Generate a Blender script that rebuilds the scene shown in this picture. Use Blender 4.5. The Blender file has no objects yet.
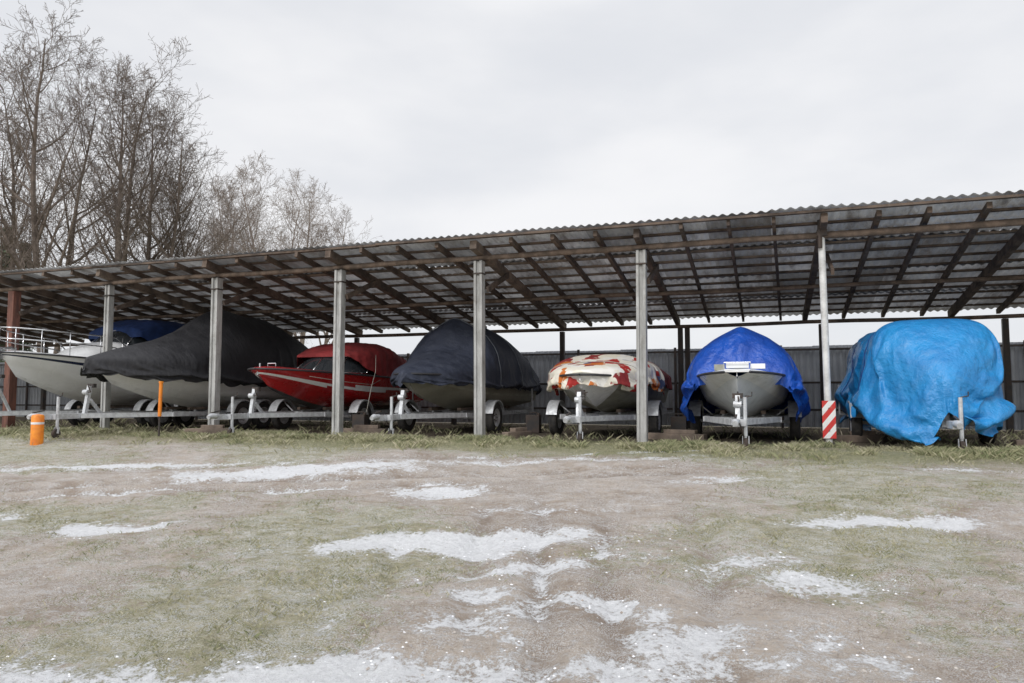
import bpy, math, random, time
import numpy as np
from mathutils import Vector, noise as mn
R=random.Random(7); NR=np.random.default_rng(5)
scene=bpy.context.scene
scene.view_settings.view_transform='Standard'; scene.view_settings.look='None'; scene.view_settings.exposure=0

# ---------------------------------------------------------------- materials
def newmat(name):
    m=bpy.data.materials.new(name); m.use_nodes=True
    nt=m.node_tree; b=nt.nodes['Principled BSDF']
    return m,nt,b
def N(nt,t,**k):
    n=nt.nodes.new(t)
    for a,v in k.items(): setattr(n,a,v)
    return n
def mixc(nt,fac,a,b,blend='MIX'):
    n=N(nt,'ShaderNodeMix',data_type='RGBA',blend_type=blend)
    for sock,v in ((0,fac),(6,a),(7,b)):
        if hasattr(v,'is_linked') or hasattr(v,'links'): nt.links.new(v,n.inputs[sock])
        elif isinstance(v,(tuple,list)): n.inputs[sock].default_value=(*v[:3],1)
        else: n.inputs[sock].default_value=v
    return n.outputs[2]
def mth(nt,op,a,b=0.0,c=None,clamp=False):
    n=N(nt,'ShaderNodeMath',operation=op); n.use_clamp=clamp
    for i,v in enumerate((a,b) if c is None else (a,b,c)):
        if hasattr(v,'links'): nt.links.new(v,n.inputs[i])
        else: n.inputs[i].default_value=v
    return n.outputs[0]
def sstep(nt,v,lo,hi):
    n=N(nt,'ShaderNodeMapRange',interpolation_type='SMOOTHSTEP')
    nt.links.new(v,n.inputs[0]); n.inputs[1].default_value=lo; n.inputs[2].default_value=hi
    return n.outputs[0]
def noisen(nt,vec,scale,detail=4,rough=.55,stretch=None,rot=0):
    n=N(nt,'ShaderNodeTexNoise'); n.inputs['Scale'].default_value=scale
    n.inputs['Detail'].default_value=detail; n.inputs['Roughness'].default_value=rough
    if stretch:
        mp=N(nt,'ShaderNodeMapping'); mp.inputs['Scale'].default_value=stretch; mp.inputs['Rotation'].default_value=(0,0,rot)
        nt.links.new(vec,mp.inputs[0]); vec=mp.outputs[0]
    nt.links.new(vec,n.inputs['Vector']); return n.outputs['Fac']
def mat(name,c1,c2=None,rough=.6,metal=0,scale=4,bump=.2,bscale=None,stretch=None,lo=.35,hi=.65,coat=0,dirt=0,dirtc=(.16,.13,.10),bdist=.01):
    m,nt,b=newmat(name)
    tc=N(nt,'ShaderNodeTexCoord').outputs['Object']
    c2=c2 or tuple(x*.8 for x in c1)
    f=sstep(nt,noisen(nt,tc,scale,6,.6,stretch),lo,hi)
    col=mixc(nt,f,c1,c2)
    if dirt:
        d=sstep(nt,noisen(nt,tc,scale*1.7+1,8,.7),.5,.75)
        d=mth(nt,'MULTIPLY',d,dirt); col=mixc(nt,d,col,dirtc)
    nt.links.new(col,b.inputs['Base Color'])
    rr=mth(nt,'ADD',mth(nt,'MULTIPLY',f,.15),rough-.07); nt.links.new(rr,b.inputs['Roughness'])
    b.inputs['Metallic'].default_value=metal
    b.inputs['Coat Weight'].default_value=coat
    if bump:
        bp=N(nt,'ShaderNodeBump'); bp.inputs['Strength'].default_value=bump; bp.inputs['Distance'].default_value=bdist
        nt.links.new(noisen(nt,tc,bscale or scale*8,5,.6,stretch),bp.inputs['Height']); nt.links.new(bp.outputs[0],b.inputs['Normal'])
    return m
M={}
M['concrete']=mat('concrete',(.50,.50,.49),(.32,.32,.31),.85,scale=3,bump=.4,dirt=.5,stretch=(3,3,.6))
M['pipe']=mat('white_pipe',(.78,.78,.77),(.6,.6,.59),.5,scale=5,bump=.1,dirt=.4)
M['redwood']=mat('red_wood',(.20,.085,.06),(.11,.055,.045),.8,scale=4,stretch=(3,3,.5))
M['wood']=mat('old_wood',(.15,.108,.082),(.07,.052,.042),.85,scale=3,bump=.4,dirt=.3,dirtc=(.26,.23,.21))
M['wood2']=mat('rough_board',(.24,.185,.145),(.12,.095,.078),.85,scale=3,bump=.4)
M['log']=mat('log',(.20,.145,.11),(.10,.075,.058),.85,scale=5,bump=.5)
M['fence']=mat('fence_sheet',(.46,.48,.51),(.36,.38,.41),.55,scale=1.2,bump=.05,dirt=.25)
M['darksteel']=mat('dark_steel',(.035,.032,.032),(.07,.05,.04),.6,scale=6)
M['galv']=mat('galvanised',(.66,.68,.70),(.48,.49,.51),.5,metal=.3,scale=9,bump=.1,dirt=.3)
M['chrome']=mat('stainless',(.80,.81,.83),(.65,.65,.67),.22,metal=1,scale=9,bump=0)
M['steelb']=mat('grey_strap',(.16,.18,.21),(.12,.13,.15),.7,scale=9,bump=.1)
M['tyre']=mat('tyre',(.022,.022,.023),(.05,.046,.042),.85,scale=12,bump=.3,dirt=.3)
M['rim']=mat('rim',(.62,.63,.65),(.42,.42,.43),.4,metal=.4,scale=10,bump=.05,dirt=.35)
M['lampred']=mat('lamp_red',(.45,.02,.02),None,.25,bump=0)
M['whitegel']=mat('white_gelcoat',(.88,.89,.90),(.82,.83,.84),.28,scale=2,bump=.02,coat=.3,dirt=.05)
M['whitehull']=mat('worn_white_hull',(.80,.81,.82),(.68,.69,.69),.4,scale=3,bump=.05,dirt=.25)
M['navygel']=mat('navy_gelcoat',(.015,.025,.07),None,.3,bump=0,coat=.3)
M['redgel']=mat('red_gelcoat',(.46,.010,.014),(.34,.008,.012),.25,scale=2,bump=.02,coat=.5,dirt=.08)
M['blackgel']=mat('black_bottom',(.02,.02,.024),(.05,.05,.05),.5,scale=4,bump=.1,dirt=.4)
M['olive']=mat('olive_hull',(.22,.215,.17),(.30,.29,.24),.45,scale=3,bump=.05,dirt=.4)
M['khaki']=mat('khaki_hull',(.36,.36,.30),(.27,.27,.22),.5,scale=4,bump=.05,dirt=.5)
M['alu']=mat('painted_aluminium',(.70,.73,.75),(.60,.63,.66),.42,metal=.05,scale=3,bump=.05,dirt=.25)
M['rub']=mat('rub_rail',(.04,.04,.045),None,.5,bump=0)
M['black_cloth']=mat('black_canvas',(.013,.013,.016),(.024,.024,.028),.65,scale=3,bump=.6,bscale=6,dirt=.12,dirtc=(.1,.1,.1),bdist=.04,stretch=(1,2,.6))
M['navy_cloth']=mat('navy_canvas',(.020,.026,.046),(.038,.046,.073),.7,scale=3,bump=.6,bscale=6,dirt=.3,dirtc=(.10,.11,.13),bdist=.04,stretch=(1,2,.6))
M['blue_cloth']=mat('blue_canvas',(.02,.06,.22),(.015,.04,.14),.75,scale=3,bump=.3,bscale=8,bdist=.03)
M['maroon']=mat('maroon_canvas',(.30,.030,.032),(.20,.022,.024),.8,scale=4,bump=.4,bscale=9,bdist=.03)
M['tarp_deep']=mat('deep_blue_tarp',(.012,.09,.48),(.01,.065,.37),.36,scale=2.5,bump=.9,bscale=5,bdist=.07,dirt=.15,dirtc=(.1,.2,.5))
M['tarp_light']=mat('light_blue_tarp',(.022,.26,.60),(.016,.20,.50),.36,scale=2.5,bump=.9,bscale=5,bdist=.07,dirt=.2,dirtc=(.15,.35,.6))
M['orange']=mat('orange_paint',(.85,.29,.02),(.75,.2,.02),.5,scale=6,bump=.1,dirt=.3)
M['rope']=mat('rope',(.45,.43,.38),None,.9,bump=0)
M['bluerope']=mat('blue_strap',(.015,.06,.26),None,.8,bump=0)
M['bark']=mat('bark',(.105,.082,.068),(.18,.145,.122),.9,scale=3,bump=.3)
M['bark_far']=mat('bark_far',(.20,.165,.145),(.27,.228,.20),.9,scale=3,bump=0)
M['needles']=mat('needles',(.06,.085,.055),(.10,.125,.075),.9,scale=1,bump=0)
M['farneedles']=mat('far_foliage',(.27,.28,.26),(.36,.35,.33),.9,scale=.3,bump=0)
M['soilclod']=mat('stone',(.30,.255,.215),(.50,.47,.43),.9,scale=10,bump=.5)
M['snowcrumb']=mat('snow_crumb',(.84,.85,.87),(.78,.79,.82),.8,scale=10,bump=.3)
def glassmat():
    m,nt,b=newmat('tinted_glass'); b.inputs['Base Color'].default_value=(.03,.035,.04,1)
    b.inputs['Roughness'].default_value=.08; b.inputs['Coat Weight'].default_value=.5; return m
M['glass']=glassmat()
def stripemat():
    m,nt,b=newmat('red_white_stripes'); tc=N(nt,'ShaderNodeTexCoord').outputs['Object']
    s=N(nt,'ShaderNodeSeparateXYZ'); nt.links.new(tc,s.inputs[0])
    v=mth(nt,'FRACT',mth(nt,'MULTIPLY',mth(nt,'ADD',s.outputs[0],mth(nt,'MULTIPLY',s.outputs[2],-.8)),5.2))
    f=mth(nt,'GREATER_THAN',v,.5)
    c=mixc(nt,f,(.78,.76,.74),(.58,.03,.025)); 
    d=mth(nt,'MULTIPLY',sstep(nt,noisen(nt,tc,14,6,.7),.5,.75),.4)
    nt.links.new(mixc(nt,d,c,(.3,.25,.2)),b.inputs['Base Color']); b.inputs['Roughness'].default_value=.5; return m
M['stripes']=stripemat()
def quiltmat():
    m,nt,b=newmat('printed_blanket'); tc=N(nt,'ShaderNodeTexCoord').outputs['Object']
    nv=N(nt,'ShaderNodeTexNoise'); nv.inputs['Scale'].default_value=2.2; nt.links.new(tc,nv.inputs['Vector'])
    ad=N(nt,'ShaderNodeMix',data_type='RGBA',blend_type='ADD'); ad.inputs[0].default_value=.7
    nt.links.new(tc,ad.inputs[6]); nt.links.new(nv.outputs['Color'],ad.inputs[7])
    vo=N(nt,'ShaderNodeTexVoronoi'); vo.inputs['Scale'].default_value=3.3; nt.links.new(ad.outputs[2],vo.inputs['Vector'])
    s=N(nt,'ShaderNodeSeparateColor'); nt.links.new(vo.outputs['Color'],s.inputs[0])
    cr=N(nt,'ShaderNodeValToRGB'); cr.color_ramp.interpolation='CONSTANT'
    el=cr.color_ramp.elements; el[0].color=(.80,.76,.66,1); el[0].position=0; el[1].position=.26; el[1].color=(.42,.022,.018,1)
    for p,c in ((.50,(.82,.77,.64,1)),(.62,(.60,.17,.03,1)),(.68,(.84,.82,.77,1)),(.83,(.28,.03,.03,1)),(.93,(.10,.13,.22,1))):
        e=el.new(p); e.color=c
    nt.links.new(s.outputs[0],cr.inputs[0])
    f2=sstep(nt,noisen(nt,tc,7,3,.5),.60,.63)
    col=mixc(nt,mth(nt,'MULTIPLY',f2,.6),cr.outputs[0],(.78,.72,.58))
    nt.links.new(col,b.inputs['Base Color']); b.inputs['Roughness'].default_value=.7
    bp=N(nt,'ShaderNodeBump'); bp.inputs['Strength'].default_value=.5; bp.inputs['Distance'].default_value=.03
    nt.links.new(noisen(nt,tc,8,5),bp.inputs['Height']); nt.links.new(bp.outputs[0],b.inputs['Normal']); return m
M['quilt']=quiltmat()
def roofmat():
    m,nt,b=newmat('roof_sheet'); tc=N(nt,'ShaderNodeTexCoord').outputs['Object']
    base=mixc(nt,sstep(nt,noisen(nt,tc,.9,6,.65),.35,.65),(.34,.345,.355),(.56,.565,.57))
    s=N(nt,'ShaderNodeSeparateXYZ'); nt.links.new(tc,s.inputs[0])
    cx=mth(nt,'FLOOR',mth(nt,'DIVIDE',s.outputs[0],1.05)); cy=mth(nt,'FLOOR',mth(nt,'DIVIDE',mth(nt,'ADD',s.outputs[1],.5),1.65))
    cb=N(nt,'ShaderNodeCombineXYZ'); nt.links.new(cx,cb.inputs[0]); nt.links.new(cy,cb.inputs[1])
    wn=N(nt,'ShaderNodeTexWhiteNoise'); nt.links.new(cb.outputs[0],wn.inputs[0])
    t=mth(nt,'ADD',mth(nt,'MULTIPLY',wn.outputs['Value'],.85),.42)
    sc=N(nt,'ShaderNodeVectorMath',operation='SCALE'); nt.links.new(base,sc.inputs[0]); nt.links.new(t,sc.inputs['Scale'])
    d=mth(nt,'MULTIPLY',sstep(nt,noisen(nt,tc,2.5,8,.75,(1,.3,1)),.45,.65),.8)
    col=mixc(nt,d,sc.outputs[0],(.14,.12,.105))
    nt.links.new(col,b.inputs['Base Color']); b.inputs['Roughness'].default_value=.6
    tr=N(nt,'ShaderNodeBsdfTranslucent'); nt.links.new(col,tr.inputs[0]); mx=N(nt,'ShaderNodeMixShader'); mx.inputs[0].default_value=.15
    nt.links.new(b.outputs[0],mx.inputs[1]); nt.links.new(tr.outputs[0],mx.inputs[2]); nt.links.new(mx.outputs[0],nt.nodes['Material Output'].inputs[0])
    return m
M['roof']=roofmat()
def grassmat():
    m,nt,b=newmat('grass_blades'); g=N(nt,'ShaderNodeNewGeometry'); tc=N(nt,'ShaderNodeTexCoord').outputs['Object']
    cr=N(nt,'ShaderNodeValToRGB'); el=cr.color_ramp.elements
    el[0].color=(.54,.49,.37,1); el[1].color=(.16,.19,.085,1); e=el.new(.45); e.color=(.35,.335,.20,1)
    v=mth(nt,'ADD',mth(nt,'MULTIPLY',g.outputs['Random Per Island'],.75),mth(nt,'MULTIPLY',sstep(nt,noisen(nt,tc,.7,3),.4,.6),.3))
    nt.links.new(v,cr.inputs[0]); nt.links.new(cr.outputs[0],b.inputs['Base Color']); b.inputs['Roughness'].default_value=.8
    return m
M['grass']=grassmat()

# ---------------------------------------------------------------- mesh tools
class MB:
    def __init__(s): s.v=[]; s.f=[]; s.m=[]
    def add(s,vs,fs,mi=0):
        o=len(s.v); s.v.extend([tuple(p) for p in vs]); s.f.extend([tuple(i+o for i in f) for f in fs])
        s.m.extend([mi]*len(fs) if isinstance(mi,int) else mi)
    def box(s,c,d,mi=0,rz=0):
        x,y,z=[k/2 for k in d]; vs=[]
        for a in (-x,x):
            for b in (-y,y):
                for e in (-z,z):
                    vs.append((c[0]+a*math.cos(rz)-b*math.sin(rz),c[1]+a*math.sin(rz)+b*math.cos(rz),c[2]+e))
        s.add(vs,[(0,1,3,2),(4,6,7,5),(0,4,5,1),(2,3,7,6),(0,2,6,4),(1,5,7,3)],mi)
    def beam(s,p0,p1,w,h,mi=0):
        p0=Vector(p0);p1=Vector(p1); d=(p1-p0).normalized()
        up=Vector((0,0,1)) if abs(d.z)<.95 else Vector((0,1,0))
        sx=d.cross(up).normalized(); sz=sx.cross(d).normalized(); vs=[]
        for p in (p0,p1):
            for a,b in ((-1,-1),(1,-1),(1,1),(-1,1)): vs.append(p+sx*a*w/2+sz*b*h/2)
        s.add(vs,[(0,3,2,1),(4,5,6,7),(0,1,5,4),(1,2,6,5),(2,3,7,6),(3,0,4,7)],mi)
    def tube(s,pts,r,n=8,mi=0,cap=True):
        pts=[Vector(p) for p in pts]; k=len(pts); rs=r if isinstance(r,(list,tuple)) else [r]*k
        vs=[];fs=[]; ref=None
        for i,p in enumerate(pts):
            d=(pts[min(i+1,k-1)]-pts[max(i-1,0)]).normalized()
            if ref is None: ref=Vector((0,0,1)) if abs(d.z)<.8 else Vector((1,0,0))
            a=d.cross(ref).normalized(); b=a.cross(d).normalized(); ref=b
            for j in range(n):
                t=2*math.pi*j/n; vs.append(p+(a*math.cos(t)+b*math.sin(t))*rs[i])
        for i in range(k-1):
            for j in range(n):
                fs.append((i*n+j,i*n+(j+1)%n,(i+1)*n+(j+1)%n,(i+1)*n+j))
        if cap: fs.append(tuple(range(n))[::-1]); fs.append(tuple((k-1)*n+j for j in range(n)))
        s.add(vs,fs,mi)
    def lathe_x(s,c,prof,n=24,mi=0):
        vs=[];fs=[];k=len(prof)
        for j in range(n):
            t=2*math.pi*j/n
            for r,x in prof: vs.append((c[0]+x,c[1]+r*math.cos(t),c[2]+r*math.sin(t)))
        for j in range(n):
            for i in range(k-1): fs.append((j*k+i,j*k+i+1,((j+1)%n)*k+i+1,((j+1)%n)*k+i))
        s.add(vs,fs,mi)
    def done(s,name,mats,parent=None,smooth=False,bevel=0):
        me=bpy.data.meshes.new(name); me.from_pydata(s.v,[],s.f); 
        for m in mats: me.materials.append(m)
        me.polygons.foreach_set('material_index',s.m)
        if smooth: me.polygons.foreach_set('use_smooth',[True]*len(s.f))
        me.update(); o=bpy.data.objects.new(name,me); scene.collection.objects.link(o)
        if parent: o.parent=parent
        if smooth=='auto':
            me.set_sharp_from_angle(angle=math.radians(40))
        if bevel:
            b=o.modifiers.new('bevel','BEVEL'); b.width=bevel; b.segments=2; b.limit_method='ANGLE'
        return o
def empty(name,x,y,z=0,rz=0):
    e=bpy.data.objects.new(name,None); scene.collection.objects.link(e); e.location=(x,y,z); e.rotation_euler=(0,0,rz); e.empty_display_size=.2
    return e

# ---------------------------------------------------------------- numpy noise
_tab=NR.random((256,256))
def vn(x,y):
    xi=np.floor(x).astype(int); yi=np.floor(y).astype(int); fx=x-xi; fy=y-yi
    fx=fx*fx*(3-2*fx); fy=fy*fy*(3-2*fy)
    g=lambda a,b:_tab[a%256,b%256]
    return (g(xi,yi)*(1-fx)+g(xi+1,yi)*fx)*(1-fy)+(g(xi,yi+1)*(1-fx)+g(xi+1,yi+1)*fx)*fy
def fbm(x,y,o=4):
    s=0;a=.5;t=0
    for i in range(o): s=s+a*vn(x+17*i,y+31*i); t+=a; a*=.5; x=x*2.03; y=y*2.03
    return s/t
CX,CY,CZ=5.26,-12.97,.81
def yard(x,y):   # axes of the yard track, rotated against the shed
    a=x-CX; b=y-CY
    return .942*a+.3355*b, -.3355*a+.942*b
def sm(v,a,b):
    t=np.clip((v-a)/(b-a),0,1); return t*t*(3-2*t)
SNOW=[(-.50,6.2,1.15,.34,1),(.35,6.35,.55,.22,.8),(3.1,6.44,.80,.24,.95),(-3.87,7.0,.50,.28,.95),(-2.9,9.9,1.6,.45,1),(-.86,8.3,.62,.32,.95),
 (-1.2,3.72,1.4,.24,.95),(-.1,4.75,.40,.16,.75),(.85,4.5,.36,.22,.75),(1.25,4.0,.36,.26,.8),(-5.6,11,2.2,.30,.8),(2.1,5.0,.50,.24,.65),(.2,5.3,.6,.16,.65),
 (-.4,4.3,.45,.16,.65),(.5,10.3,2.6,.22,.62),(-3.0,3.75,.7,.15,.65),(2.4,8.4,.9,.2,.6),(5.2,8.8,.8,.2,.6),(1.7,3.7,.4,.12,.6),(.6,3.75,.6,.2,.7),(-5.3,7.7,.5,.2,.6),(.1,7.2,.8,.2,.6),(1.6,5.4,.5,.2,.6)]
def ruts(x,y):
    r,f=yard(x,y); w=(fbm(x*.6+4,y*.6)-.5)*.9; o=np.zeros_like(r)
    for a,k in ((-.75,-.10),(-.25,.0),(.55,.10),(1.15,.16),(.15,.05)):
        c=a+k*(f-4)+.35*w; o=np.maximum(o,np.exp(-((r-c)/.10)**2)*sm(-f,-8.6,-6.5)*sm(fbm(x*.9+a*9,y*.9,3),.3,.5))
    for k in (8.9,9.4,10.9): o=np.maximum(o,np.exp(-((f-k-.05*r+.4*w)/.15)**2)*sm(-r,-6,-2))
    return o
def snowm(x,y):
    r,f=yard(x,y); wx=(fbm(x*1.6,y*1.6)-.5)*1.2; wy=(fbm(x*1.6+50,y*1.6+9)-.5)*.7
    s=np.zeros_like(r)
    for a,b,c,d,k in SNOW:
        q=((r+wx-a)/c)**2+((f+wy-b)/d)**2; s=np.maximum(s,k*np.exp(-q*.7))
    s=np.maximum(s,.66*ruts(x,y)*sm(fbm(x*1.1+7,y*1.1+2,3),.42,.6))
    s=np.maximum(s,.62*sm(fbm(x*1.9+17,y*1.9+2,5),.46,.60)*np.exp(-((r-.5)/2.0)**2)*sm(-f,-6.6,-4.8))
    return s
def grassm(x,y):
    r,f=yard(x,y); n=fbm(x*.55+3,y*.55+8,5)
    path=np.exp(-((r-.6)/(1.0+.09*f))**2)*(f<9.5)
    track=np.exp(-((f-9.9-.06*r)/1.1)**2)*sm(-r,-4.5,1)
    g=.64+(n-.5)*1.6-path*.62-track*.6+.45*np.exp(-((y+1.4)/.8)**2)
    g=np.where(y>-.2,g-.6*sm(y,-.2,1.0)*(y<6.5),g)
    return np.clip(g,0,1)
def height(x,y):
    t=np.clip((-1.9-y)/11,0,1.15); z=-.80*t
    amp=sm(-y,1.0,4.0)*sm(y,-40,-16)
    z=z+amp*((fbm(x*.5,y*.5,4)-.5)*.16+(fbm(x*2.2+9,y*2.2,3)-.5)*.06+(fbm(x*7+9,y*7,2)-.5)*.022)
    z=z-.03*snowm(x,y)*amp-.05*ruts(x,y)*amp
    z=z+.04*np.exp(-((y+1.5)/.7)**2)*(fbm(x*1.3,y*1.3)-.2)
    return z
def hz(x,y): return float(height(np.array([float(x)]),np.array([float(y)]))[0])

# ---------------------------------------------------------------- ground
def axis(lo,hi,st,far):
    core=np.arange(lo,hi,st); o=[]; s=st; p=hi
    while p<far: o.append(p); s*=1.35; p+=s
    o.append(far); o2=[];s=st;p=lo-st
    while p>-far: o2.append(p); s*=1.35; p-=s
    o2.append(-far); return np.array(o2[::-1]+list(core)+o)
xs=axis(-15,13,.05,2500); ys=axis(-11.5,1.5,.035,2500)
X,Y=np.meshgrid(xs,ys); Z=height(X,Y)
nx,ny=len(xs),len(ys)
me=bpy.data.meshes.new('ground'); me.vertices.add(nx*ny)
me.vertices.foreach_set('co',np.stack([X,Y,Z],-1).reshape(-1).astype(np.float32))
i=np.arange(nx-1)[None,:]+np.arange(ny-1)[:,None]*nx
q=np.stack([i,i+1,i+1+nx,i+nx],-1).reshape(-1)
nf=(nx-1)*(ny-1); me.loops.add(nf*4); me.loops.foreach_set('vertex_index',q.astype(np.int32))
me.polygons.add(nf); me.polygons.foreach_set('loop_start',np.arange(0,nf*4,4,dtype=np.int32)); me.polygons.foreach_set('loop_total',np.full(nf,4,dtype=np.int32))
me.update(calc_edges=True); me.validate()
me.polygons.foreach_set('use_smooth',np.ones(nf,bool))
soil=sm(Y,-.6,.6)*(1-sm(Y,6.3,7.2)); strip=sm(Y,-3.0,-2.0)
for nm,arrs in (('masks',(snowm(X,Y),grassm(X,Y),soil)),('masks2',(ruts(X,Y),strip,strip*0))):
    ca=me.color_attributes.new(nm,'FLOAT_COLOR','POINT')
    ca.data.foreach_set('color',np.stack([*arrs,np.ones_like(X)],-1).reshape(-1).astype(np.float32))
ground=bpy.data.objects.new('ground',me); scene.collection.objects.link(ground)
m,nt,b=newmat('ground_mat'); me.materials.append(m)
at=N(nt,'ShaderNodeAttribute',attribute_name='masks'); sp=N(nt,'ShaderNodeSeparateColor'); nt.links.new(at.outputs['Color'],sp.inputs[0])
at2=N(nt,'ShaderNodeAttribute',attribute_name='masks2'); sp2=N(nt,'ShaderNodeSeparateColor'); nt.links.new(at2.outputs['Color'],sp2.inputs[0])
P=N(nt,'ShaderNodeTexCoord').outputs['Object']
n1=noisen(nt,P,1.3,8,.65); n2=noisen(nt,P,9,8,.7); n3=noisen(nt,P,45,6,.7); n4=noisen(nt,P,110,3,.6); n5=noisen(nt,P,3.2,8,.7)
n6=noisen(nt,P,2.4,9,.75,(1,2.2,1),-.34); n7=noisen(nt,P,22,6,.75)
dirt=mixc(nt,sstep(nt,n1,.38,.62),(.51,.44,.375),(.37,.305,.25))
dirt=mixc(nt,mth(nt,'MULTIPLY',sstep(nt,n3,.45,.7),.5),dirt,(.60,.55,.50))
dirt=mixc(nt,mth(nt,'MULTIPLY',sstep(nt,n7,.47,.62),.7),dirt,(.25,.195,.155))
dirt=mixc(nt,mth(nt,'MULTIPLY',sp2.outputs[0],.6),dirt,(.23,.18,.142))
gr=mixc(nt,sstep(nt,n2,.40,.60),(.42,.39,.275),(.27,.265,.16))
gr=mixc(nt,mth(nt,'MULTIPLY',sstep(nt,n4,.42,.60),.6),gr,(.52,.48,.38))
gr=mixc(nt,mth(nt,'MULTIPLY',sstep(nt,n7,.49,.64),.75),gr,(.15,.138,.09))
gf=mth(nt,'ADD',sp.outputs[1],mth(nt,'MULTIPLY',mth(nt,'SUBTRACT',n2,.5),1.4)); gf=mth(nt,'ADD',gf,mth(nt,'MULTIPLY',mth(nt,'SUBTRACT',n3,.5),.9))
colr=mixc(nt,sstep(nt,gf,.42,.66),dirt,gr)
colr=mixc(nt,mth(nt,'MULTIPLY',sp2.outputs[1],.5),colr,(.19,.20,.09))
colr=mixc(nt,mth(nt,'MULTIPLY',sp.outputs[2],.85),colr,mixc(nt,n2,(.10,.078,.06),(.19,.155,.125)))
nosoil=mth(nt,'SUBTRACT',1,sp.outputs[2]); nofr=mth(nt,'SUBTRACT',1,mth(nt,'MULTIPLY',sp2.outputs[1],.92)); nofr=mth(nt,'MULTIPLY',nofr,nosoil)
fr=mth(nt,'MULTIPLY',sstep(nt,n4,.51,.57),sstep(nt,n5,.38,.54)); fr=mth(nt,'MULTIPLY',fr,nofr)
colr=mixc(nt,mth(nt,'MULTIPLY',fr,.68),colr,(.74,.74,.75))
f2=mth(nt,'MULTIPLY',sstep(nt,mth(nt,'ADD',n6,mth(nt,'MULTIPLY',mth(nt,'SUBTRACT',n7,.5),1.1)),.53,.64),nofr)
colr=mixc(nt,mth(nt,'MULTIPLY',f2,.42),colr,(.75,.75,.76))
sf=mth(nt,'ADD',sp.outputs[0],mth(nt,'MULTIPLY',mth(nt,'SUBTRACT',n5,.5),1.3)); sf=mth(nt,'ADD',sf,mth(nt,'MULTIPLY',mth(nt,'SUBTRACT',n3,.5),.9))
sf=mth(nt,'ADD',sf,mth(nt,'MULTIPLY',mth(nt,'SUBTRACT',n7,.5),1.2))
sf=mth(nt,'MULTIPLY',sstep(nt,sf,.38,.62),nosoil)
snowc=mixc(nt,sstep(nt,n7,.35,.65),(.74,.75,.77),(.88,.89,.91))
colr=mixc(nt,mth(nt,'MULTIPLY',sf,.95),colr,snowc)
nt.links.new(colr,b.inputs['Base Color']); b.inputs['Roughness'].default_value=.95; b.inputs['Specular IOR Level'].default_value=.15
bh=mth(nt,'ADD',mth(nt,'MULTIPLY',n2,.5),mth(nt,'MULTIPLY',n3,.35)); bh=mth(nt,'ADD',bh,mth(nt,'MULTIPLY',n4,.14))
bh=mth(nt,'ADD',bh,mth(nt,'MULTIPLY',n7,.5)); bh=mth(nt,'ADD',bh,mth(nt,'MULTIPLY',sf,.04))
bp=N(nt,'ShaderNodeBump'); bp.inputs['Strength'].default_value=1; bp.inputs['Distance'].default_value=.08
nt.links.new(bh,bp.inputs['Height']); nt.links.new(bp.outputs[0],b.inputs['Normal'])

# ---------------------------------------------------------------- grass blades (one mesh)
def blades():
    PX=[];PY=[];HH=[];WW=[]
    n=620000
    x=NR.uniform(-9,11,n); y=NR.uniform(-10.8,-2.2,n); r,f=yard(x,y)
    g=grassm(x,y); s=snowm(x,y); cl=fbm(x*4,y*4,4)
    keep=(NR.random(n)<np.clip((g-.25)*1.6,0,1)*sm(cl,.30,.62)*np.clip(1.25-f/11,.12,1))&(s<.5)&(f>3)&(np.abs(r)<.75*f+.5)
    x=x[keep];y=y[keep];c=cl[keep]; PX.append(x);PY.append(y);HH.append(NR.uniform(.008,.028,len(x))*(.6+.8*sm(c,.45,.7)));WW.append(np.full(len(x),.0034))
    n=150000
    x=NR.uniform(-15,12,n); y=NR.normal(-1.2,.60,n); cl=fbm(x*2.2+5,y*2.2,4)
    keep=(NR.random(n)<sm(cl,.25,.60))
    x=x[keep];y=y[keep];c=cl[keep]; PX.append(x);PY.append(y);HH.append(NR.uniform(.015,.065,len(x))*(.5+1.5*sm(c,.5,.72)));WW.append(np.full(len(x),.006))
    n=9000
    x=NR.uniform(-15,12,n); y=NR.uniform(-.4,5,n); keep=fbm(x*1.5+5,y*1.5,4)>.55
    x=x[keep];y=y[keep]; PX.append(x);PY.append(y);HH.append(NR.uniform(.03,.16,len(x)));WW.append(np.full(len(x),.008))
    x=np.concatenate(PX);y=np.concatenate(PY);h=np.concatenate(HH);w=np.concatenate(WW); n=len(x)
    z=height(x,y)-.006; a=NR.uniform(0,6.283,n); l=NR.uniform(.3,1.5,n)*h; b2=NR.uniform(0,6.283,n)
    v=np.empty((n,4,3)); dx=np.cos(a)*w/2; dy=np.sin(a)*w/2
    v[:,0]=np.stack([x-dx,y-dy,z],-1); v[:,1]=np.stack([x+dx,y+dy,z],-1)
    mx=x+np.cos(b2)*l*.35; my=y+np.sin(b2)*l*.35
    v[:,2]=np.stack([mx+dx*.7,my+dy*.7,z+h*.6],-1); v[:,3]=np.stack([x+np.cos(b2)*l,y+np.sin(b2)*l,z+h],-1)
    me=bpy.data.meshes.new('grass'); me.vertices.add(n*4); me.vertices.foreach_set('co',v.reshape(-1).astype(np.float32))
    k=np.arange(n)[:,None]*4; idx=(k+np.array([[0,1,2,3]])).reshape(-1)
    me.loops.add(n*4); me.loops.foreach_set('vertex_index',idx.astype(np.int32)); me.polygons.add(n)
    me.polygons.foreach_set('loop_start',np.arange(0,n*4,4,dtype=np.int32)); me.polygons.foreach_set('loop_total',np.full(n,4,dtype=np.int32))
    me.update(calc_edges=True); me.materials.append(M['grass']); o=bpy.data.objects.new('grass',me); scene.collection.objects.link(o)
blades()
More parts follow.
